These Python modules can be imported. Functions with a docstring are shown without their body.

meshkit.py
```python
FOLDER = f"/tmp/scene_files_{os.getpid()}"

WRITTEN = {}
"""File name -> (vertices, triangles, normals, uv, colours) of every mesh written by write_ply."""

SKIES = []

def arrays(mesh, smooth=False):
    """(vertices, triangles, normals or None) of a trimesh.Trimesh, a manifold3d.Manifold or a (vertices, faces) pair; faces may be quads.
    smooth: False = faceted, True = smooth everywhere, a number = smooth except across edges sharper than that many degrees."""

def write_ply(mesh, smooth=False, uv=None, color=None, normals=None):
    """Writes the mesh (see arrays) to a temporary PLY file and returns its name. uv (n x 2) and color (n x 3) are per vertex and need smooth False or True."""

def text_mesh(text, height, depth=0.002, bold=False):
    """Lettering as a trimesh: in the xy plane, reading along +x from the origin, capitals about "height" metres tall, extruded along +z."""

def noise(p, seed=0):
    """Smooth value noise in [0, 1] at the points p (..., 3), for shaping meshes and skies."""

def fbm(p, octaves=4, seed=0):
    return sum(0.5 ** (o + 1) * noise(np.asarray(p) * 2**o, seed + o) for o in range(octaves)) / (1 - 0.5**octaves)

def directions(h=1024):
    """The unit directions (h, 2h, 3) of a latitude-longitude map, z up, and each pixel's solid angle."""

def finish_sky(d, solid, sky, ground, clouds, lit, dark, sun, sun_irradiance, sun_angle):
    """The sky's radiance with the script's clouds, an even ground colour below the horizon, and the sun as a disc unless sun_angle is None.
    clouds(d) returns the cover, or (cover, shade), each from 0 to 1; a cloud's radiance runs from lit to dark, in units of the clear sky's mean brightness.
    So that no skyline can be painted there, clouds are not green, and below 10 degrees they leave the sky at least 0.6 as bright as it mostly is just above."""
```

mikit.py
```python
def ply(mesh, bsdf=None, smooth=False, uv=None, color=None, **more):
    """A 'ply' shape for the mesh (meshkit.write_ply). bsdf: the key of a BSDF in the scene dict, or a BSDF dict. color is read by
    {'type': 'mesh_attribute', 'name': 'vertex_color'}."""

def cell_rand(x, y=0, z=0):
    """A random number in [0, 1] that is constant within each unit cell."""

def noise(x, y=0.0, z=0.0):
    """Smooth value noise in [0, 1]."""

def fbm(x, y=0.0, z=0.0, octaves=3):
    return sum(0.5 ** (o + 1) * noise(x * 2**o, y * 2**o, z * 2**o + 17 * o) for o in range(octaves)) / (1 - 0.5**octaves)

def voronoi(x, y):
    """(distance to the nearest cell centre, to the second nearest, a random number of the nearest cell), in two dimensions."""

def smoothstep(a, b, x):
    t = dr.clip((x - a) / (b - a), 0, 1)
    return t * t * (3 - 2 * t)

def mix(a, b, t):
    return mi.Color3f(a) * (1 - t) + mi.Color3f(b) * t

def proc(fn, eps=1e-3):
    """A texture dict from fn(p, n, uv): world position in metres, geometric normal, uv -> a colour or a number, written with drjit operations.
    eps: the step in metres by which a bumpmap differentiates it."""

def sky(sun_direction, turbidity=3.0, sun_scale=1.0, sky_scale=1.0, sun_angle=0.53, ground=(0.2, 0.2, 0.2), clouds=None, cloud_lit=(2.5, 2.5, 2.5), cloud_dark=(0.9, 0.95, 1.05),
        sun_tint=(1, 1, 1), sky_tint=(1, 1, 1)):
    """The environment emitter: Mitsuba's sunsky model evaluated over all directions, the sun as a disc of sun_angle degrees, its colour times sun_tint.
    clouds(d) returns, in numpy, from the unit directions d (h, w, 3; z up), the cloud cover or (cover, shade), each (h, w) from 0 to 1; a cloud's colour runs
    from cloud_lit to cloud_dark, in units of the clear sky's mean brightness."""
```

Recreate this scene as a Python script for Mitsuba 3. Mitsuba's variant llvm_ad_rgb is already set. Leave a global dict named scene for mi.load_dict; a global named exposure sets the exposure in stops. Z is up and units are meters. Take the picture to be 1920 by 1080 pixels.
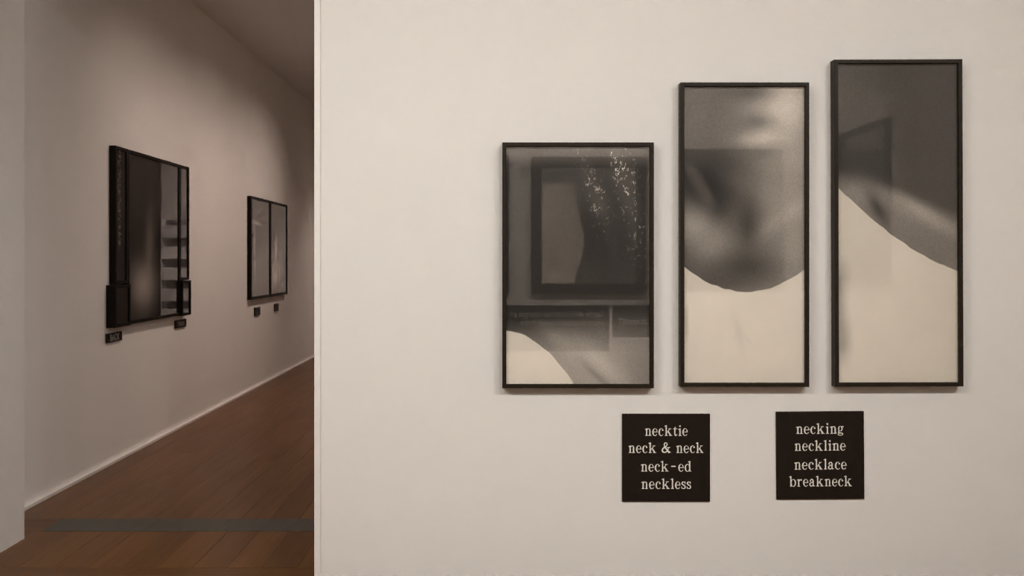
import math, random
import numpy as np
import trimesh
import drjit as dr
import mitsuba as mi
import mikit, meshkit
from mikit import proc, noise, fbm, smoothstep, mix, cell_rand
from shapely.geometry import Polygon, Point, box as sbox, LineString
from shapely.ops import unary_union
from shapely import affinity

random.seed(7)
T = mi.ScalarTransform4f
EYE = 1.32                      # height of the camera above the floor
exposure = 0.0

scene, labels = {}, {}

# ------------------------------------------------------------------ camera and lamps
scene['camera'] = {
    'type': 'perspective', 'fov': 2 * math.degrees(math.atan(960 / 1800)), 'fov_axis': 'x',
    'principal_point_offset_x': 24 / 1920, 'principal_point_offset_y': 53 / 1080,
    'near_clip': 0.05, 'far_clip': 100.0,
    'to_world': T().look_at(origin=[0, 0, EYE], target=[0, 1, EYE], up=[0, 0, 1]),
}
WARM, WARMER, PINK = (1.0, 0.968, 0.928), (1.0, 0.88, 0.77), (1.0, 0.785, 0.695)
# place of the lamp head, point it is aimed at, radius of the lens, radiance, tint, how deep the lens sits in its tube
LAMPS = [
    ((-2.9, 0.45, 3.42), (-0.2, 3.71, 0.55), 0.12, 190, WARM, 0.155),
    ((-2.1, 0.45, 3.42), (-0.1, 3.71, 0.55), 0.12, 205, WARM, 0.155),
    ((-1.2, 0.40, 3.42), (0.0, 3.71, 0.45), 0.12, 118, WARM, 0.155),
    ((-0.2, 0.35, 3.42), (0.1, 3.71, 0.35), 0.12, 84, WARM, 0.155),
    ((0.8, 0.35, 3.42), (0.8, 3.71, 0.25), 0.12, 72, WARM, 0.155),
    ((1.7, 0.40, 3.42), (1.0, 3.71, 0.20), 0.12, 85, WARM, 0.155),
    ((2.4, 0.45, 3.42), (0.9, 3.71, 0.20), 0.12, 165, WARM, 0.155),
    ((3.0, 0.45, 3.42), (0.8, 3.71, 0.25), 0.12, 190, WARM, 0.155),
    ((0.4, -0.7, 3.42), (0.7, -2.58, 1.4), 0.085, 1150, WARMER, 0.05),
    ((2.1, -0.7, 3.42), (2.3, -2.58, 1.4), 0.085, 1100, WARMER, 0.05),
    ((-1.6, -0.7, 3.42), (-1.4, -2.58, 1.4), 0.085, 700, WARMER, 0.05),
    ((1.25, -0.2, 3.42), (-2.3, 4.2, 1.1), 0.08, 700, WARM, 0.15),
]
HALL_LAMPS = [
    ((-1.15, 6.8, 3.25), (-2.5, 6.9, 0.25), 0.12, 118, PINK, 0.13),
    ((-1.15, 8.4, 3.25), (-2.5, 8.4, 0.25), 0.12, 124, PINK, 0.13),
    ((-1.15, 10.1, 3.25), (-2.5, 9.9, 0.25), 0.12, 118, PINK, 0.13),
    ((-1.1, 11.9, 3.28), (-0.75, 13.3, 0.85), 0.10, 430, PINK, 0.12),
    ((-1.25, 5.0, 3.28), (-2.4, 5.0, 0.3), 0.10, 26, WARM, 0.07),
]

# ------------------------------------------------------------------ materials
def tex_wall(a, b, s):
    def fn(p, n, uv):
        return mix(a, b, fbm(p.x * s + 3, p.y * s, p.z * s, octaves=3))
    return proc(fn)

wall_tone = tex_wall((0.795, 0.775, 0.74), (0.83, 0.81, 0.775), 2.2)
scene['mat_wall'] = {'type': 'twosided', 'b': {'type': 'principled', 'base_color': wall_tone, 'roughness': 0.8, 'specular': 0.2}}
scene['mat_ceiling'] = {'type': 'twosided', 'b': {'type': 'diffuse', 'reflectance': tex_wall((0.79, 0.77, 0.74), (0.83, 0.81, 0.78), 1.5)}}
scene['mat_trim'] = {'type': 'twosided', 'b': {'type': 'principled', 'base_color': {'type': 'rgb', 'value': (0.82, 0.80, 0.765)}, 'roughness': 0.5, 'specular': 0.4}}

def grain_fn(base, along_y, seed):
    def fn(p, n, uv):
        a, c = (p.y, p.x) if along_y else (p.x, p.y)
        g = fbm(c * 95 + seed, a * 2.6 + seed * 3.1, 0.0, octaves=3)
        w = fbm(c * 9 + seed * 1.7, a * 1.1, 3.0, octaves=2)
        return mi.Color3f(base) * (0.66 + 0.30 * g + 0.40 * w)
    return proc(fn)

WOODS = [(0.112, 0.0450, 0.0100), (0.106, 0.0415, 0.0092), (0.118, 0.0480, 0.0108), (0.100, 0.0388, 0.0084)]
for i, c in enumerate(WOODS):
    scene[f'mat_wood_{i}'] = {'type': 'principled', 'base_color': grain_fn(c, True, 1.3 + 5 * i), 'roughness': 0.30, 'specular': 0.12}
scene['mat_wood_cross'] = {'type': 'principled', 'base_color': grain_fn((0.094, 0.037, 0.0080), False, 40.0), 'roughness': 0.30, 'specular': 0.12}
scene['mat_floor_slab'] = {'type': 'diffuse', 'reflectance': {'type': 'rgb', 'value': (0.055, 0.026, 0.012)}}
scene['mat_strip'] = {'type': 'principled', 'base_color': proc(lambda p, n, uv: mix((0.046, 0.045, 0.036), (0.058, 0.057, 0.046), fbm(p.x * 60, p.y * 6, 0.0, octaves=2))), 'roughness': 0.42, 'specular': 0.3}
scene['mat_door'] = {'type': 'principled', 'base_color': {'type': 'rgb', 'value': (0.018, 0.013, 0.010)}, 'roughness': 0.6, 'specular': 0.2}
scene['mat_frame'] = {'type': 'principled', 'base_color': proc(lambda p, n, uv: mix((0.0125, 0.0088, 0.0050), (0.0165, 0.0118, 0.0068), fbm(p.x * 40, p.y * 40, p.z * 40, octaves=2))), 'roughness': 0.5, 'specular': 0.15}
scene['mat_black_frame'] = {'type': 'principled', 'base_color': {'type': 'rgb', 'value': (0.0055, 0.0038, 0.0026)}, 'roughness': 0.5, 'specular': 0.08}
scene['mat_backing'] = {'type': 'diffuse', 'reflectance': {'type': 'rgb', 'value': (0.30, 0.26, 0.21)}}
scene['mat_plaque'] = {'type': 'principled', 'base_color': {'type': 'rgb', 'value': (0.0115, 0.0070, 0.0045)}, 'roughness': 0.5, 'specular': 0.15}
scene['mat_letter'] = {'type': 'diffuse', 'reflectance': {'type': 'rgb', 'value': (0.78, 0.75, 0.69)}}
scene['mat_letter_dim'] = {'type': 'diffuse', 'reflectance': {'type': 'rgb', 'value': (0.62, 0.59, 0.54)}}
scene['mat_glass'] = {'type': 'thindielectric', 'int_ior': 1.65, 'ext_ior': 1.0}
scene['mat_lamp'] = {'type': 'principled', 'base_color': {'type': 'rgb', 'value': (0.55, 0.54, 0.52)}, 'roughness': 0.5}
scene['mat_shelf'] = {'type': 'diffuse', 'reflectance': {'type': 'rgb', 'value': (0.72, 0.71, 0.70)}}
scene['mat_book'] = {'type': 'diffuse', 'reflectance': {'type': 'rgb', 'value': (0.10, 0.09, 0.09)}}

# ------------------------------------------------------------------ helpers
def add(key, mesh, mat, smooth=False, uv=None, **more):
    n, base = 0, key
    while key in scene:
        n += 1
        key = f'{base}_{n:03d}'
    scene[key] = mikit.ply(mesh, mat, smooth=smooth, uv=uv, **more)
    return key

used = set()
def thing(name, label, cat, group=None):
    n, key = 0, name
    while key in used:
        n += 1
        key = f'{name}_{n:03d}'
    used.add(key)
    labels[key] = {'label': label, 'category': cat}
    if group:
        labels[key]['group'] = group
    return key

def struct(name, mesh, mat, label=None, smooth=False):
    key = add(name, mesh, mat, smooth)
    labels[key] = {'kind': 'structure', **({'label': label} if label else {})}
    return key

def bx(x0, x1, y0, y1, z0, z1):
    m = trimesh.creation.box(extents=(x1 - x0, y1 - y0, z1 - z0))
    m.apply_translation(((x0 + x1) / 2, (y0 + y1) / 2, (z0 + z1) / 2))
    return m

def bevel_box(x0, x1, y0, y1, z0, z1, b):
    import manifold3d as m3
    pts = []
    for x, sx in ((x0, 1), (x1, -1)):
        for y, sy in ((y0, 1), (y1, -1)):
            for z, sz in ((z0, 1), (z1, -1)):
                pts += [(x + sx * b, y + sy * b, z), (x + sx * b, y, z + sz * b), (x, y + sy * b, z + sz * b)]
    return trimesh.convex.convex_hull(np.array(pts))

def cat(*ms):
    return trimesh.util.concatenate(ms)

def frame_on(origin, right, out, roll=0.0):
    """4x4: local x to the right, local y up, local z out of the wall."""
    r, o = np.array(right, float), np.array(out, float)
    u = np.array([0, 0, 1.0])
    c, s = math.cos(roll), math.sin(roll)
    m = np.eye(4)
    m[:3, 0], m[:3, 1], m[:3, 2], m[:3, 3] = r * c + u * s, u * c - r * s, o, origin
    return m

def ring(W, H, profile):
    """A mitred picture frame: profile = closed list of (inset from the outer edge, height off the wall)."""
    v, f, k = [], [], len(profile)
    for sx, sy in ((-1, -1), (1, -1), (1, 1), (-1, 1)):
        for a, h in profile:
            v.append((sx * (W / 2 - a), sy * (H / 2 - a), h))
    for c in range(4):
        d = (c + 1) % 4
        for i in range(k):
            j = (i + 1) % k
            f += [(c * k + i, d * k + i, d * k + j), (c * k + i, d * k + j, c * k + j)]
    m = trimesh.Trimesh(v, f, process=False)
    trimesh.repair.fix_normals(m)
    return m

def quad(W, H, h):
    return np.array([[-W / 2, -H / 2, h], [W / 2, -H / 2, h], [W / 2, H / 2, h], [-W / 2, H / 2, h]]), np.array([[0, 1, 2], [0, 2, 3]])

def xform(mesh, m):
    if isinstance(mesh, tuple):
        v, f = mesh
        return v @ m[:3, :3].T + m[:3, 3], f
    g = mesh.copy()
    g.apply_transform(m)
    return g

def picture(key, M, W, H, depth, face, print_mat, frame_mat, lip=0.016):
    b = 0.0015
    prof = [(0, 0.0), (0, depth - b), (b, depth), (face - b, depth), (face, depth - b), (face, depth - lip - 0.006), (face + 0.004, depth - lip - 0.006), (face + 0.004, 0.0)]
    prof = [(0, 0.0), (0, depth - b), (b, depth), (face - b, depth), (face, depth - b), (face, 0.0)]
    add(key + '__frame', xform(ring(W, H, prof), M), frame_mat)
    w, h = W - 2 * face, H - 2 * face
    add(key + '__backing', xform(trimesh.creation.box(extents=(w, h, 0.004), transform=trimesh.transformations.translation_matrix((0, 0, 0.004))), M), 'mat_backing')
    v, f = xform(quad(w, h, depth - lip), M)
    add(key + '__print', (v, f), print_mat, uv=np.array([[0, 0], [1, 0], [1, 1], [0, 1.0]]))
    add(key + '__glass', xform(quad(w, h, depth - 0.007), M), 'mat_glass')

# lamps: black-box tube, lens that emits, stem up to the ceiling
def lamp(pos, aim, r, power, tint, deep, label, group):
    key = thing('spot_lamp', label, 'spotlight', group)
    pos, aim = np.array(pos, float), np.array(aim, float)
    d = (aim - pos) / np.linalg.norm(aim - pos)
    x = np.cross(d, [0, 0, 1.0]); x /= np.linalg.norm(x)
    y = np.cross(d, x)
    M = np.eye(4); M[:3, 0], M[:3, 1], M[:3, 2], M[:3, 3] = x, y, d, pos
    ro, L = r + 0.012, 0.14
    prof = np.array([[0, -L], [ro * 0.8, -L], [ro, -L + 0.015], [ro, deep], [r + 0.003, deep], [r + 0.003, -0.005], [0, -0.005]])
    add(key + '__housing', xform(trimesh.creation.revolve(prof, sections=40), M), 'mat_lamp', smooth=30)
    n = 36
    a = np.arange(n) * 2 * np.pi / n
    v = np.vstack([[[0, 0, 0]], np.stack([r * np.cos(a), r * np.sin(a), a * 0], 1)])
    f = np.array([[0, 1 + i, 1 + (i + 1) % n] for i in range(n)])
    if np.dot(np.cross(v[f[0][1]] - v[0], v[f[0][2]] - v[0]), [0, 0, 1]) * np.linalg.det(M[:3, :3]) < 0:
        f = f[:, ::-1]
    add(key + '__lens', xform((v, f), M), 'mat_lamp', emitter={'type': 'area', 'radiance': {'type': 'rgb', 'value': [power * t for t in tint]}})
    top = pos - d * L * 0.6
    zc = CEIL if pos[1] < 4 else HALL_CEIL
    if zc - top[2] > 0.005:
        m = trimesh.creation.cylinder(radius=0.012, segment=[top, [top[0], top[1], zc]], sections=16)
        add(key + '__stem', m, 'mat_lamp', smooth=30)

# ------------------------------------------------------------------ the setting
D = 3.71                       # near wall
DB = 4.543                     # its back face
CEIL, HALL_CEIL = 3.62, 3.427
XL, XR, YB = -3.6, 3.3, -2.58  # room
HX, HR, HE = -2.517, -0.30, 13.3   # hall: left wall, right wall, end
JL, JR = -2.247, -0.7153       # opening

# floor slab and its planks
struct('floor', bx(XL - 0.2, XR + 0.2, YB - 0.2, HE + 0.2, -0.08, -0.004), 'mat_floor_slab')
def plank(x0, x1, y0, y1, mat):
    g = 0.0004
    h = random.uniform(-0.0004, 0.0004)
    add('floor__plank', bevel_box(x0 + g, x1 - g, y0 + g, y1 - g, -0.0038, h, 0.0008), mat)
S0, S1 = 4.667, 4.889           # the metal strip across the opening
pw = 0.15
nrow = int((HR - HX) / pw) + 1
for i in range(nrow):
    x0, x1 = HX + i * pw, min(HX + (i + 1) * pw, HR)
    if x1 - x0 < 0.02:
        continue
    y = S1 + 0.002 - random.uniform(0, 0.0)
    ln = random.uniform(0.5, 2.0)
    while y < HE - 0.01:
        y1 = min(y + ln, HE)
        if HE - y1 < 0.25:
            y1 = HE
        plank(x0, x1, y, y1, f'mat_wood_{random.choice([0, 0, 1, 2, 3])}')
        y, ln = y1, random.uniform(1.3, 2.1)
    if x1 > JL and x0 < JR + 0.3:
        plank(max(x0, HX), x1, 4.115, S0 - 0.002, f'mat_wood_{(i * 3 + 1) % 4}')
for y0, y1 in ((3.965, 4.115), (3.815, 3.965), (3.665, 3.815), (3.515, 3.665)):
    x = JL - 0.01 if y1 > D else JL - 0.3
    while x < JR:
        x1 = min(x + random.uniform(0.7, 1.1), JR + 0.01)
        plank(x, x1, y0, y1, 'mat_wood_cross')
        x = x1
struct('floor_margin', cat(bx(XL, XR, YB, 3.515, -0.0038, 0), bx(HX, JL + 0.0195, S0 - 0.002, S1 + 0.002, -0.0038, 0)), 'mat_wood_cross')
struct('trim_1', cat(bevel_box(JL + 0.02, HR - 0.005, S0, S1, -0.0038, 0.0015, 0.001)), 'mat_strip', 'dark grey metal strip let into the wooden floor across the opening')

# near wall with its corner bead, jamb, header
struct('wall_front', bx(JR + 0.0275, XR + 0.2, D, DB, 0, CEIL), 'mat_wall')
struct('trim_2', bevel_box(JR, JR + 0.0235, D, DB, 0, 2.95, 0.0012), 'mat_trim', 'pale corner bead standing at the edge of the near wall')
struct('wall_front_core', bx(JR + 0.020, JR + 0.030, D + 0.006, DB - 0.002, 0, 2.95), 'mat_wall')
struct('wall_left_jamb', bx(XL - 0.2, JL, D, DB, 0, CEIL), 'mat_wall')
struct('wall_header', bx(JL, JR + 0.0275, D, DB, 2.95, CEIL), 'mat_wall')
struct('wall_back', bx(XL - 0.2, XR + 0.2, YB - 0.2, YB, 0, CEIL), 'mat_wall')
struct('wall_right', bx(XR, XR + 0.2, YB, D, 0, CEIL), 'mat_wall')
struct('wall_left', bx(XL - 0.2, XL, YB, D, 0, CEIL), 'mat_wall')
struct('ceiling', bx(XL - 0.2, XR + 0.2, YB - 0.2, DB, CEIL, CEIL + 0.1), 'mat_ceiling')
struct('wall_hall_left', bx(HX - 0.2, HX, DB, HE + 0.2, 0, HALL_CEIL), 'mat_wall')
struct('wall_hall_right', cat(bx(HR, HR + 0.2, DB, 11.0, 0, HALL_CEIL), bx(HR, HR + 0.2, 11.0, HE + 0.2, 2.75, HALL_CEIL)), 'mat_wall')
struct('wall_hall_end', bx(HX, HR + 0.2, HE, HE + 0.2, 0, HALL_CEIL), 'mat_wall')
struct('ceiling_hall', bx(HX - 0.2, HR + 0.2, DB, HE + 0.2, HALL_CEIL, HALL_CEIL + 0.1), 'mat_ceiling')
door = struct('door_1', cat(bevel_box(HR + 0.02, HR + 0.07, 11.0, 12.148, 0.0, 2.75, 0.003), bevel_box(HR + 0.02, HR + 0.07, 12.152, HE, 0.0, 2.75, 0.003)), 'mat_door', 'dark double door at the far end of the hall')
# low quarter-round baseboard along the hall wall: sloped top, upright face
arc = [(0.024 - 0.024 * math.sin(t), 0.017 + 0.034 * (1 - math.cos(t))) for t in np.linspace(0, math.pi / 2, 9)]
bp = Polygon([(-0.002, 0), (0.024, 0)] + arc + [(-0.002, 0.051)])
bb = trimesh.creation.extrude_polygon(bp, HE - DB - 0.002)
bb.apply_transform(np.array([[1, 0, 0, HX], [0, 0, 1, DB + 0.001], [0, 1, 0, 0], [0, 0, 0, 1.0]]))
trimesh.repair.fix_normals(bb)
struct('baseboard_left', bb, 'mat_trim', smooth=35)

# ------------------------------------------------------------------ lamps
LAMP_SAYS = [f'{n} from the side wall with pictures, aimed at the near wall' for n in ('eighth', 'seventh', 'sixth', 'fifth', 'fourth', 'third', 'second', 'first')] + [
             'aimed at the rear picture with a standing form', 'aimed at the rear picture with one pale streak', 'aimed at the bare end of the rear wall', 'aimed at the jamb of the opening']
HALL_SAYS = ['opposite the five-part piece', 'between the five-part piece and the two equal photographs', 'opposite the two equal photographs', 'in front of the white wall shelf', 'just behind the opening']
for a, say in zip(LAMPS, LAMP_SAYS):
    lamp(*a, 'pale cylindrical ceiling spotlight ' + say, 'ceiling spotlights of the near room')
for a, say in zip(HALL_LAMPS, HALL_SAYS):
    lamp(*a, 'pale cylindrical spotlight on the hall ceiling ' + say, 'ceiling spotlights of the hall')

# ------------------------------------------------------------------ tonal prints (u to the right, v up; blobs in units of the print's width)
def blob(x, y, cx, cy, sx, sy, deg=0.0):
    c, s = math.cos(math.radians(deg)), math.sin(math.radians(deg))
    dx, dy = x - cx, y - cy
    a, b = (dx * c + dy * s) / sx, (-dx * s + dy * c) / sy
    return dr.exp(-(a * a + b * b))

def paint(t, blobs, x, y):
    for (val, amt, *g) in blobs:
        w = blob(x, y, *g) * amt
        t = t * (1 - w) + val * w
    return t

SEPIA = (1.0, 0.915, 0.81)
def sep(t):
    return mi.Color3f(SEPIA[0] * t, SEPIA[1] * t, SEPIA[2] * t)

def print_bsdf(fn):
    return {'type': 'principled', 'base_color': proc(fn), 'roughness': 0.55, 'specular': 0.2}

CREAM = (0.755, 0.695, 0.60)

def fn_low(p, n, uv):                       # the short print: dark field, soft grey slope, pale corner
    x, y = uv.x, (1 - uv.y) * 1.646
    t = mi.Float(0.024) + 0.12 * smoothstep(0.16, 0.0, y)
    t = t + 0.30 * smoothstep(1.12, 1.50, y + 0.10 * (x - 0.5)) * (1 - 0.45 * smoothstep(0.62, 1.0, x))
    t = paint(t, [(0.50, 0.75, 0.66, 1.50, 0.22, 0.07, 42), (0.10, 0.65, 0.60, 1.56, 0.20, 0.025, 42), (0.42, 0.7, 0.45, 1.42, 0.20, 0.06, 40), (0.02, 0.9, 0.10, 1.12, 0.32, 0.09, 0)], x, y)
    t = t * (0.9 + 0.2 * noise(x * 160, y * 160))
    # stray bright flecks of the print's surface
    sp = noise(x * 210 + 9, y * 120 + 4) * noise(x * 60, y * 45 + 11)
    zone = dr.minimum(blob(x, y, 0.86, 0.30, 0.055, 0.36, -8) + blob(x, y, 0.77, 0.12, 0.04, 0.16, -12) + blob(x, y, 0.58, 0.24, 0.05, 0.22, -14) * 0.55 + blob(x, y, 0.66, 0.40, 0.05, 0.14, -14) * 0.7, 1.0)
    t = t + 0.70 * zone * smoothstep(0.47, 0.76, sp + 0.10 * zone) + 0.03 * zone
    edge = 1.27 + 0.05 * x + 0.98 * x * x * 1.6 + 0.012 * noise(x * 16)
    pale = smoothstep(-0.006, 0.006, y - edge)
    return sep(t) * (1 - pale) + mi.Color3f(CREAM) * (0.97 + 0.06 * fbm(x * 5, y * 5)) * pale

def fn_mid(p, n, uv):                       # middle print: soft light and dark fields over a pale lower field
    x, y = uv.x, (1 - uv.y) * 2.46
    t = mi.Float(0.10) + 0.13 * smoothstep(0.2, 0.9, x)
    t = paint(t, [
        (0.66, 0.95, 0.84, 0.16, 0.22, 0.30, 8), (0.05, 0.75, 0.55, 0.04, 0.22, 0.09, 0), (0.11, 0.85, 0.60, 0.29, 0.14, 0.07, 0),
        (0.66, 0.75, 0.68, 0.43, 0.18, 0.06, -4), (0.40, 0.75, 0.85, 0.60, 0.22, 0.2, 0), (0.20, 0.6, 0.62, 0.55, 0.16, 0.06, 0),
        (0.006, 0.97, 0.18, 0.80, 0.36, 0.26, 8), (0.010, 0.8, 0.26, 1.06, 0.08, 0.16, 20), (0.17, 0.6, 0.58, 0.82, 0.22, 0.10, 20),
        (0.36, 0.85, 0.80, 0.92, 0.20, 0.24, -25), (0.40, 0.85, 0.08, 1.16, 0.22, 0.14, 25), (0.46, 0.7, 0.84, 1.08, 0.26, 0.08, -35),
        (0.055, 0.85, 0.53, 1.14, 0.11, 0.24, 0), (0.33, 0.8, 0.24, 1.32, 0.17, 0.16, 10), (0.33, 0.8, 0.88, 1.34, 0.13, 0.22, 0), (0.06, 0.85, 0.52, 1.50, 0.26, 0.13, 0)], x, y)
    t = t * (0.89 + 0.22 * noise(x * 130, y * 130, 2.0))
    edge = 1.70 - 0.80 * (x - 0.52) * (x - 0.52) + 0.012 * noise(x * 18)
    pale = smoothstep(-0.006, 0.006, y - edge)
    crease = 0.10 * blob(x, y, 0.46, 2.06, 0.035, 0.16, -14) + 0.07 * blob(x, y, 0.53, 2.10, 0.015, 0.05, -40)
    c = mi.Color3f(CREAM) * (0.96 + 0.06 * fbm(x * 5, y * 5, 3.0) - crease)
    return sep(t) * (1 - pale) + c * pale

def fn_tall(p, n, uv):                      # tall print: dark upper field, soft light slope, large pale lower field
    x, y = uv.x, (1 - uv.y) * 2.68
    t = mi.Float(0.040) + 0.02 * smoothstep(0.2, 1.0, x)
    slope = smoothstep(-0.10, 0.10, y - (0.95 + 0.36 * x))
    t = t * (1 - slope) + 0.20 * slope
    t = paint(t, [(0.40, 0.9, 0.72, 1.26, 0.34, 0.065, 30), (0.30, 0.7, 0.16, 1.10, 0.14, 0.13, 0), (0.04, 0.85, 0.34, 1.22, 0.05, 0.15, -28), (0.27, 0.6, 0.5, 1.20, 0.2, 0.05, 40), (0.16, 0.7, 0.66, 1.56, 0.24, 0.10, 32)], x, y)
    t = t * (0.89 + 0.22 * noise(x * 130, y * 130, 5.0))
    edge = 1.02 + 1.06 * x - 0.34 * x * x + 0.012 * noise(x * 18, 7.0)
    pale = smoothstep(-0.006, 0.006, y - edge)
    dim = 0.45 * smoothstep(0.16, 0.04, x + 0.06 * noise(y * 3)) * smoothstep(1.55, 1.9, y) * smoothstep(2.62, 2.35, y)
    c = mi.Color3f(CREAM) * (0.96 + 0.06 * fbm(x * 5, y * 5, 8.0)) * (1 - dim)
    return sep(t) * (1 - pale) + c * pale

scene['mat_print_low'] = print_bsdf(fn_low)
scene['mat_print_mid'] = print_bsdf(fn_mid)
scene['mat_print_tall'] = print_bsdf(fn_tall)

GP = 'black framed prints above the two word plaques'
def hang(label, x0, x1, z0, z1, mat, roll=0.0):
    k = thing('framed_print', label, 'picture')
    M = frame_on(((x0 + x1) / 2, D, EYE + (z0 + z1) / 2), (1, 0, 0), (0, -1, 0), roll)
    picture(k, M, x1 - x0, z1 - z0, 0.042, 0.0150, mat, 'mat_frame')
hang('shortest of the three black framed prints, mostly dark with a pale bottom corner', 0.0122, 0.5910, -0.4911, 0.4483, 'mat_print_low')
hang('black framed print of middle height, between the shortest and the tallest', 0.6929, 1.1850, -0.4862, 0.6778, 'mat_print_mid')
hang('tallest black framed print, dark above and cream below a diagonal', 1.2820, 1.7724, -0.4850, 0.7657, 'mat_print_tall', math.radians(0.19))

# ------------------------------------------------------------------ lettering: a serif face drawn with shapely, x-height = 1
def taper(pts, rad):
    out = []
    for (a, b, ra, rb) in zip(pts[:-1], pts[1:], rad[:-1], rad[1:]):
        out.append(unary_union([Point(a).buffer(ra, 8), Point(b).buffer(rb, 8)]).convex_hull)
    return unary_union(out)
def bez(*p, n=14):
    p = np.array(p, float)
    t = np.linspace(0, 1, n)[:, None]
    q = (1 - t) ** 3 * p[0] + 3 * t * (1 - t) ** 2 * p[1] + 3 * t * t * (1 - t) * p[2] + t ** 3 * p[3]
    return [tuple(a) for a in q]
def curve(segs, rads, n=14):
    pts, rr = [], []
    for s, (r0, r1) in zip(segs, rads):
        pts += bez(*s, n=n)
        rr += list(np.linspace(r0, r1, n))
    return taper(pts, rr)
def ell(cx, cy, rx, ry):
    return affinity.scale(Point(cx, cy).buffer(1, 24), rx, ry)
def poly(*p):
    return Polygon(p)
SW, HS = 0.165, 0.035            # stem width, half serif height
def stem(x, top, flag=True, foot=True, y0=0.0):
    s = [sbox(x, y0, x + SW, top)]
    if flag:
        s.append(poly((x - 0.16, top - 0.13), (x - 0.15, top - 0.07), (x + SW, top + 0.03), (x + SW, top - 0.16), (x, top - 0.16)))
    if foot:
        s.append(sbox(x - 0.11, 0, x + SW + 0.11, 0.068))
        s.append(poly((x - 0.06, 0.05), (x, 0.14), (x + SW, 0.14), (x + SW + 0.06, 0.05)))
    return unary_union(s)
def arch(x, gap):
    xr = x + SW + gap
    return unary_union([curve([((x + SW - 0.05, 0.72), (x + SW + 0.04, 0.9), (x + SW + 0.10, 0.95), (x + SW + 0.19, 0.945)), ((x + SW + 0.19, 0.945), (xr + 0.03, 0.94), (xr + SW / 2, 0.85), (xr + SW / 2, 0.62))],
                              [(0.035, 0.05), (0.05, SW / 2)]), stem(xr, 0.66, flag=False)])
G = {}
G['n'] = (unary_union([stem(0.16, 0.97), arch(0.16, 0.29)]), 0.94)
e_ = ell(0.37, 0.49, 0.36, 0.515).difference(ell(0.405, 0.50, 0.215, 0.455))
e_ = e_.difference(poly((0.40, 0.475), (0.9, 0.475), (0.9, 0.22), (0.60, 0.20), (0.42, 0.30)))
G['e'] = (unary_union([e_, sbox(0.12, 0.475, 0.70, 0.555)]), 0.76)
c_ = ell(0.38, 0.49, 0.37, 0.515).difference(ell(0.43, 0.49, 0.235, 0.455))
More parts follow.
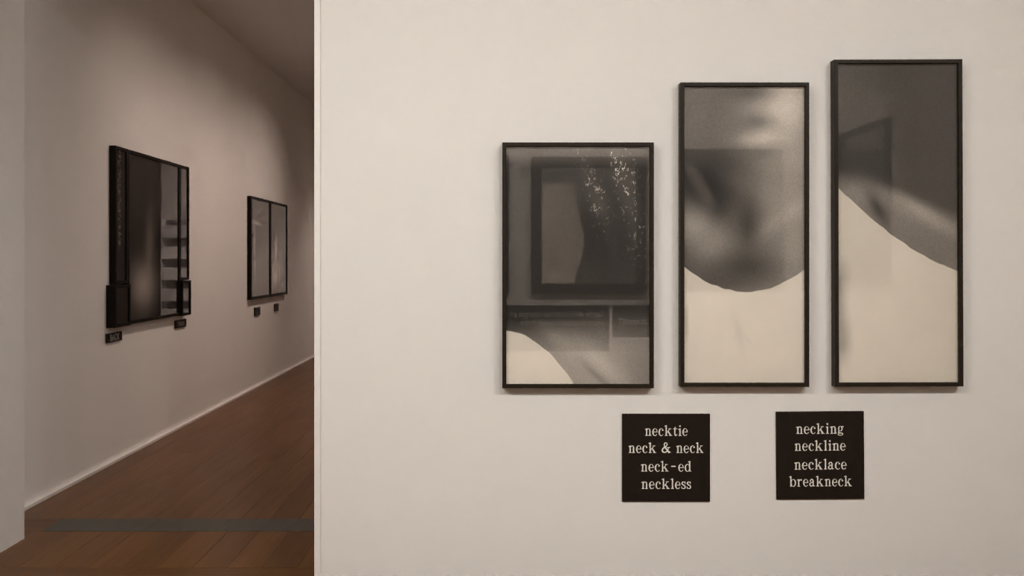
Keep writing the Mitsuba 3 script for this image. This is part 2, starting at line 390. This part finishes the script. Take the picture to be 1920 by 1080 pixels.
c_ = c_.difference(poly((0.45, 0.50), (0.56, 0.78), (0.9, 0.86), (0.9, 0.20), (0.64, 0.18), (0.50, 0.3)))
G['c'] = (unary_union([c_, Point(0.585, 0.755).buffer(0.105)]), 0.72)
G['k'] = (unary_union([stem(0.16, 1.40), taper([(0.30, 0.36), (0.76, 0.95)], [0.035, 0.035]), poly((0.42, 0.56), (0.56, 0.68), (0.98, 0.03), (0.76, 0.03)),
                       sbox(0.56, 0.935, 0.95, 0.995), sbox(0.62, 0, 1.06, 0.062)]), 1.04)
G['t'] = (unary_union([poly((0.17, 0.2), (0.17, 0.98), (0.335, 1.27), (0.335, 0.2)), sbox(0.02, 0.90, 0.56, 0.985),
                       curve([((0.2525, 0.3), (0.2525, 0.02), (0.38, 0.02), (0.44, 0.05)), ((0.44, 0.05), (0.50, 0.08), (0.54, 0.14), (0.56, 0.20))], [(SW / 2, 0.06), (0.05, 0.03)])]), 0.58)
G['i'] = (unary_union([stem(0.16, 0.97), Point(0.235, 1.30).buffer(0.115)]), 0.46)
G['l'] = (stem(0.16, 1.40), 0.46)
bowl = ell(0.37, 0.49, 0.355, 0.515).difference(ell(0.40, 0.49, 0.215, 0.445))
G['d'] = (unary_union([bowl.intersection(sbox(-1, -1, 0.66, 2)), stem(0.60, 1.40, foot=False), sbox(0.60, 0.0, 0.90, 0.062)]), 0.92)
G['b'] = (unary_union([affinity.scale(bowl, -1, 1, origin=(0.47, 0.49)).intersection(sbox(0.26, -1, 2, 2)), stem(0.14, 1.40, foot=False)]), 0.95)
G['r'] = (unary_union([stem(0.16, 0.97), curve([((0.29, 0.68), (0.36, 0.90), (0.44, 0.97), (0.56, 0.93))], [(0.035, 0.05)]), Point(0.60, 0.87).buffer(0.105)]), 0.72)
G['a'] = (unary_union([Point(0.19, 0.73).buffer(0.095), curve([((0.16, 0.79), (0.22, 0.97), (0.54, 1.06), (0.57, 0.72)), ((0.57, 0.72), (0.575, 0.6), (0.575, 0.4), (0.575, 0.18))], [(0.045, SW / 2), (SW / 2, SW / 2)]),
                       curve([((0.56, 0.60), (0.30, 0.54), (0.10, 0.46), (0.12, 0.22)), ((0.12, 0.22), (0.14, -0.02), (0.42, 0.0), (0.56, 0.20))], [(0.04, SW / 2), (SW / 2, 0.04)]),
                       curve([((0.575, 0.2), (0.58, 0.05), (0.68, 0.02), (0.78, 0.09))], [(SW / 2, 0.035)])]), 0.80)
G['s'] = (unary_union([curve([((0.52, 0.74), (0.46, 1.02), (0.10, 1.02), (0.12, 0.74)), ((0.12, 0.74), (0.14, 0.52), (0.54, 0.52), (0.54, 0.26)), ((0.54, 0.26), (0.54, -0.04), (0.14, -0.04), (0.08, 0.27))],
                             [(0.035, 0.068), (0.075, 0.075), (0.068, 0.035)]), sbox(0.50, 0.68, 0.56, 0.99), sbox(0.055, 0.02, 0.115, 0.33)]), 0.66)
G['g'] = (unary_union([ell(0.36, 0.66, 0.30, 0.355).difference(ell(0.36, 0.66, 0.155, 0.295)), taper([(0.58, 0.88), (0.72, 0.97)], [0.04, 0.05]), Point(0.73, 0.93).buffer(0.075),
                       curve([((0.20, 0.36), (0.06, 0.24), (0.10, 0.10), (0.30, 0.085)), ((0.30, 0.085), (0.55, 0.07), (0.70, 0.05), (0.68, -0.13)), ((0.68, -0.13), (0.66, -0.40), (0.08, -0.42), (0.07, -0.17)), ((0.07, -0.17), (0.07, -0.05), (0.18, 0.03), (0.28, 0.07))],
                             [(0.045, 0.07), (0.075, 0.06), (0.055, 0.055), (0.05, 0.04)])]), 0.78)
G['-'] = (sbox(0.0, 0.62, 0.60, 0.78), 0.60)
G['&'] = (unary_union([curve([((1.12, 0.10), (0.86, 0.16), (0.62, 0.50), (0.44, 0.86)), ((0.44, 0.86), (0.28, 1.20), (0.44, 1.38), (0.58, 1.36)), ((0.58, 1.36), (0.82, 1.34), (0.80, 0.96), (0.50, 0.80)),
                              ((0.50, 0.80), (0.20, 0.64), (0.08, 0.46), (0.12, 0.28)), ((0.12, 0.28), (0.20, -0.04), (0.78, -0.06), (0.94, 0.66))],
                             [(0.06, 0.085), (0.07, 0.045), (0.045, 0.05), (0.07, 0.085), (0.085, 0.035)]), sbox(0.76, 0.70, 1.12, 0.76), poly((0.5, 0.62), (0.62, 0.70), (1.05, 0.10), (1.16, 0.0), (0.92, 0.0))]), 1.20)

G['g'] = (unary_union([G['g'][0].intersection(sbox(-1, 0.06, 2, 2)), affinity.scale(G['g'][0].intersection(sbox(-1, -1, 2, 0.06)), 1, 0.72, origin=(0, 0.06))]), 0.78)
for ch, amt in [(c, 0.011) for c in G] :
    G[ch] = (G[ch][0].buffer(0.022 if ch == '&' else amt), G[ch][1])
GAP = 0.115

def word(text, x0, x1, base, xh, depth=0.0006):
    """The word as flat raised letters between x0 and x1 (local metres), one mesh for each letter."""
    gap, x, parts = GAP, 0.0, []
    for ch in text:
        g, adv = G[ch]
        parts.append(affinity.translate(g, x - g.bounds[0], 0))
        x += g.bounds[2] - g.bounds[0] + gap
    s = (x1 - x0) / (x - gap)
    ms = []
    for g in parts:
        g = affinity.affine_transform(g, [s, 0, 0, xh, x0, base]).simplify(0.00004)
        ms.append(cat(*[trimesh.creation.extrude_polygon(q, depth, engine='earcut') for q in getattr(g, 'geoms', [g])]))
    return ms

def sign(label, cx, cz, roll, lines):
    k = thing('word_plaque', label, 'sign')
    M = frame_on((cx, D, EYE + cz), (1, 0, 0), (0, -1, 0), roll)
    S = 0.3387
    add(k + '__panel', xform(bevel_box(-S / 2, S / 2, -S / 2, S / 2, 0, 0.0065, 0.0008), M), 'mat_plaque')
    for words in lines:
        for t, a, b, y in words:
            for m in word(t, a, b, y, 0.0285):
                add(k + '__letter', xform(m, xform_shift(M, 0.0064)), 'mat_letter')

def xform_shift(M, h):
    N = M.copy()
    N[:3, 3] = M[:3, 3] + M[:3, 2] * h
    return N
u = 0.3387 / 1016
def ln(x_mid, y_mid, *ws):
    return [(t, (a - x_mid) * u, (b - x_mid) * u, (y_mid - y) * u) for t, a, b, y in ws]
sign('square black plaque reading necktie, neck & neck, neck-ed, neckless', 0.6436, -0.7640, 0.0, [
    ln(549.5, 545, ('necktie', 303, 800, 290)),
    ln(549.5, 545, ('neck', 113, 437, 488), ('&', 497, 602, 488), ('neck', 665, 985, 488)),
    ln(549.5, 545, ('neck', 257, 580, 703), ('-', 608, 662, 703), ('ed', 690, 843, 703)),
    ln(549.5, 545, ('neckless', 262, 840, 905))])
sign('square black plaque reading necking, neckline, necklace, breakneck', 1.2384, -0.7548, math.radians(0.4), [
    ln(541, 548, ('necking', 262, 815, 297)),
    ln(541, 548, ('neckline', 243, 835, 493)),
    ln(541, 548, ('necklace', 238, 845, 710)),
    ln(541, 548, ('breakneck', 178, 905, 906))])

# ------------------------------------------------------------------ the hall pieces (hung on the hall's left wall, facing +x; local x runs down the hall)
def fn_hall_a(p, n, uv):
    x, y = uv.x, (1 - uv.y) * 1.1
    t = paint(mi.Float(0.012), [(0.22, 0.75, 0.40, 0.62, 0.08, 0.26, 6), (0.55, 0.9, 0.28, 0.88, 0.22, 0.15, 0), (0.015, 0.8, 0.3, 0.2, 0.3, 0.25, 0)], x, y)
    return sep(t)
def fn_hall_b(p, n, uv):
    x, y = uv.x, (1 - uv.y) * 5.5
    s = noise(x * 26, y * 17, 4.0) * smoothstep(4.9, 3.8, y) * blob(x, y * 0, 0.45, 0.0, 0.3, 1.0)
    return sep(mi.Float(0.018) + 0.20 * smoothstep(0.45, 0.85, s))
def fn_hall_c(p, n, uv):
    x, y = uv.x, (1 - uv.y) * 1.3
    t = paint(mi.Float(0.03), [(0.40, 0.65, 0.20, 0.62, 0.045, 0.24, -3), (0.5, 0.6, 0.32, 0.31, 0.20, 0.02, 3), (0.03, 0.6, 0.6, 1.0, 0.3, 0.25, 0)], x, y)
    return sep(t)
def fn_hall_d(p, n, uv):
    x, y = uv.x, (1 - uv.y) * 1.3
    t = paint(mi.Float(0.03), [(0.75, 0.8, 0.36, 0.68, 0.07, 0.16, -3), (0.80, 0.9, 0.40, 1.00, 0.26, 0.17, 0), (0.10, 0.6, 0.48, 1.05, 0.05, 0.18, 0)], x, y)
    return sep(t)
for nme, f in (('a', fn_hall_a), ('b', fn_hall_b), ('c', fn_hall_c), ('d', fn_hall_d)):
    scene['mat_hall_print_' + nme] = print_bsdf(f)
scene['mat_hall_print_dark'] = {'type': 'principled', 'base_color': {'type': 'rgb', 'value': (0.020, 0.017, 0.014)}, 'roughness': 0.5, 'specular': 0.2}

def hall_hang(label, y0, y1, z0, z1, depth, face, mat, group=None):
    k = thing('framed_photograph', label, 'picture', group)
    M = frame_on((HX, (y0 + y1) / 2, EYE + (z0 + z1) / 2), (0, 1, 0), (1, 0, 0))
    picture(k, M, y1 - y0, z1 - z0, depth, face, mat, 'mat_black_frame', lip=0.014)
GT = 'panels of the five-part wall piece in the hall'
hall_hang('large dark framed photograph in the centre of the five-part piece in the hall', 6.408, 7.446, -0.433, 0.737, 0.042, 0.022, 'mat_hall_print_a')
hall_hang('tall narrow black framed photograph with pale flecks, above the BACK plaque', 6.196, 6.404, -0.160, 0.737, 0.042, 0.022, 'mat_hall_print_b')
hall_hang('tall narrow black framed photograph above the TRACK plaque', 7.450, 7.667, -0.160, 0.737, 0.042, 0.022, 'mat_hall_print_dark')
hall_hang('small projecting black framed photograph directly over the BACK plaque', 6.147, 6.404, -0.437, -0.164, 0.060, 0.020, 'mat_hall_print_dark')
hall_hang('small projecting dark framed photograph directly over the TRACK plaque', 7.450, 7.655, -0.437, -0.164, 0.060, 0.020, 'mat_hall_print_dark')
hall_hang('nearer of the two equal black framed photographs deep in the hall', 9.587, 10.400, -0.400, 0.638, 0.042, 0.026, 'mat_hall_print_c')
hall_hang('farther of the two equal black framed photographs deep in the hall, with pale form', 10.408, 11.220, -0.400, 0.638, 0.042, 0.026, 'mat_hall_print_d')

def hall_sign(label, y0, y1, z0, z1, depth, text=None, hgt=0.03, rows=None):
    k = thing('small_plaque', label, 'sign')
    M = frame_on((HX, (y0 + y1) / 2, EYE + (z0 + z1) / 2), (0, 1, 0), (1, 0, 0))
    W, H = y1 - y0, z1 - z0
    add(k + '__panel', xform(bevel_box(-W / 2, W / 2, -H / 2, H / 2, 0, depth, 0.001), M), 'mat_plaque')
    if text:
        m = meshkit.text_mesh(text, hgt, depth=0.0006)
        b = m.bounds
        m.apply_translation((-(b[0][0] + b[1][0]) / 2, -(b[0][1] + b[1][1]) / 2, depth - 0.0001))
        for q in m.split(only_watertight=False):
            add(k + '__letter', xform(q, M), 'mat_letter_dim')
    return k
hall_sign('small black plaque reading BACK under the near end of the five-part hall piece', 6.135, 6.378, -0.533, -0.475, 0.012, 'BACK', 0.040)
hall_sign('small black plaque reading TRACK under the far end of the five-part hall piece', 7.436, 7.690, -0.533, -0.472, 0.012, 'TRACK', 0.034)
hall_sign('small dark square plaque under the nearer of the two equal hall photographs', 9.847, 10.060, -0.577, -0.494, 0.014)
hall_sign('small dark square plaque under the farther of the two equal hall photographs', 10.725, 10.895, -0.577, -0.495, 0.014)

# white shelf unit on the hall's end wall, mirrored in the panels' glass
k = thing('wall_shelf', 'white wall shelf of five bins on the end wall of the hall', 'shelf')
for sx in (-0.92, -0.312):
    add(k + '__side_panel', bx(sx, sx + 0.006, HE - 0.09, HE, EYE - 0.86, EYE + 0.56), 'mat_shelf')
ORD, ROW = ('third', 'second', 'first'), ('lowest', 'second lowest', 'middle', 'second highest', 'top')
for j, z in enumerate([-0.85, -0.57, -0.28, 0.01, 0.30]):
    add(k + '__bin', bevel_box(-0.914, -0.312, HE - 0.085, HE, EYE + z, EYE + z + 0.175, 0.002), 'mat_shelf')
    for i in range(3):
        kk = thing('dark_box', f'small dark box, {ORD[i]} from the hall door, {ROW[j]} row of the white shelf', 'box', 'dark boxes on the white wall shelf')
        x = -0.88 + i * 0.19
        add(kk, bevel_box(x, x + 0.12, HE - 0.07, HE - 0.01, EYE + z + 0.175, EYE + z + 0.175 + 0.075, 0.003), 'mat_book')

# ------------------------------------------------------------------ the rest of the near room: pictures that the near glass mirrors
def fn_rear_a(p, n, uv):
    x, y = 1 - uv.x, (1 - uv.y) * 1.25          # x counted from the window side of the mirrored view
    t = mi.Float(0.10) - 0.07 * smoothstep(0.2, 0.7, y) + 0.05 * smoothstep(0.95, 1.25, y)
    pale = smoothstep(0.42, 0.36, x + 0.05 * dr.sin(y * 6)) * smoothstep(0.16, 0.22, y)
    t = t * (1 - pale) + 0.80 * pale
    return sep(t)
def fn_rear_b(p, n, uv):
    x, y = 1 - uv.x, (1 - uv.y) * 1.25
    return sep(paint(mi.Float(0.014), [(0.80, 0.95, 0.25, 0.28, 0.045, 0.17, -30)], x, y))
def fn_rear_c(p, n, uv):
    x, y = uv.x, (1 - uv.y) * 1.2
    return sep(0.09 - 0.05 * smoothstep(0.18, 0.22, y))
for nme, f in (('a', fn_rear_a), ('b', fn_rear_b), ('c', fn_rear_c)):
    scene['mat_rear_print_' + nme] = print_bsdf(f)

def rear_hang(label, x0, x1, z0, z1, mat):
    k = thing('wide_framed_picture', label, 'picture')
    M = frame_on(((x0 + x1) / 2, YB, EYE + (z0 + z1) / 2), (-1, 0, 0), (0, 1, 0))
    picture(k, M, x1 - x0, z1 - z0, 0.05, 0.105, mat, 'mat_frame')
rear_hang('wide dark framed picture with a pale standing form, mirrored in the shortest print', 0.33, 1.51, -0.35, 1.06, 'mat_rear_print_a')
rear_hang('wide dark framed picture with one pale streak, mirrored in the middle print', 1.72, 2.92, -0.27, 1.14, 'mat_rear_print_b')
rear_hang('wide dark framed picture whose edge shows at the rim of the shortest print', -1.08, 0.10, -0.35, 1.07, 'mat_rear_print_b')

def side_hang(label, y0, y1, z0, z1):
    k = thing('wide_framed_picture', label, 'picture')
    M = frame_on((XR, (y0 + y1) / 2, EYE + (z0 + z1) / 2), (0, -1, 0), (-1, 0, 0))
    picture(k, M, y1 - y0, z1 - z0, 0.05, 0.06, 'mat_rear_print_c', 'mat_frame')
side_hang('dark framed picture on the side wall, mirrored at a slant in the tallest print', -1.76, -0.72, -0.20, 1.20)
side_hang('dark framed picture next to the corner, at the rim of the tallest print', -2.56, -1.84, -0.20, 1.20)

def rear_sign(label, x0, x1, z0, z1, rows):
    k = thing('text_panel', label, 'sign')
    M = frame_on(((x0 + x1) / 2, YB, EYE + (z0 + z1) / 2), (-1, 0, 0), (0, 1, 0))
    W, H = x1 - x0, z1 - z0
    add(k + '__panel', xform(bevel_box(-W / 2, W / 2, -H / 2, H / 2, 0, 0.008, 0.001), M), 'mat_plaque')
    for text, x, y, wid in rows:
        m = meshkit.text_mesh(text, 0.05, depth=0.0008)
        s = wid / (m.bounds[1][0] - m.bounds[0][0])
        m.apply_transform(np.diag([s, 1.15, 1, 1]))
        m.apply_translation((-W / 2 + x, y, 0.0079))
        for q in m.split(only_watertight=False):
            add(k + '__letter', xform(q, M), 'mat_letter_dim')
rear_sign('wide black text panel mirrored along the lower part of the shortest print', 0.067, 1.136, -0.935, -0.472,
          [('Cecile with hands on hips got an', 0.055, 0.115, 0.96), ('told him about himself in the', 0.055, 0.025, 0.86)])
rear_sign('smaller black text panel mirrored beside the wide one in the shortest print', 1.172, 1.95, -0.794, -0.472, [('at least?', 0.41, -0.03, 0.30)])
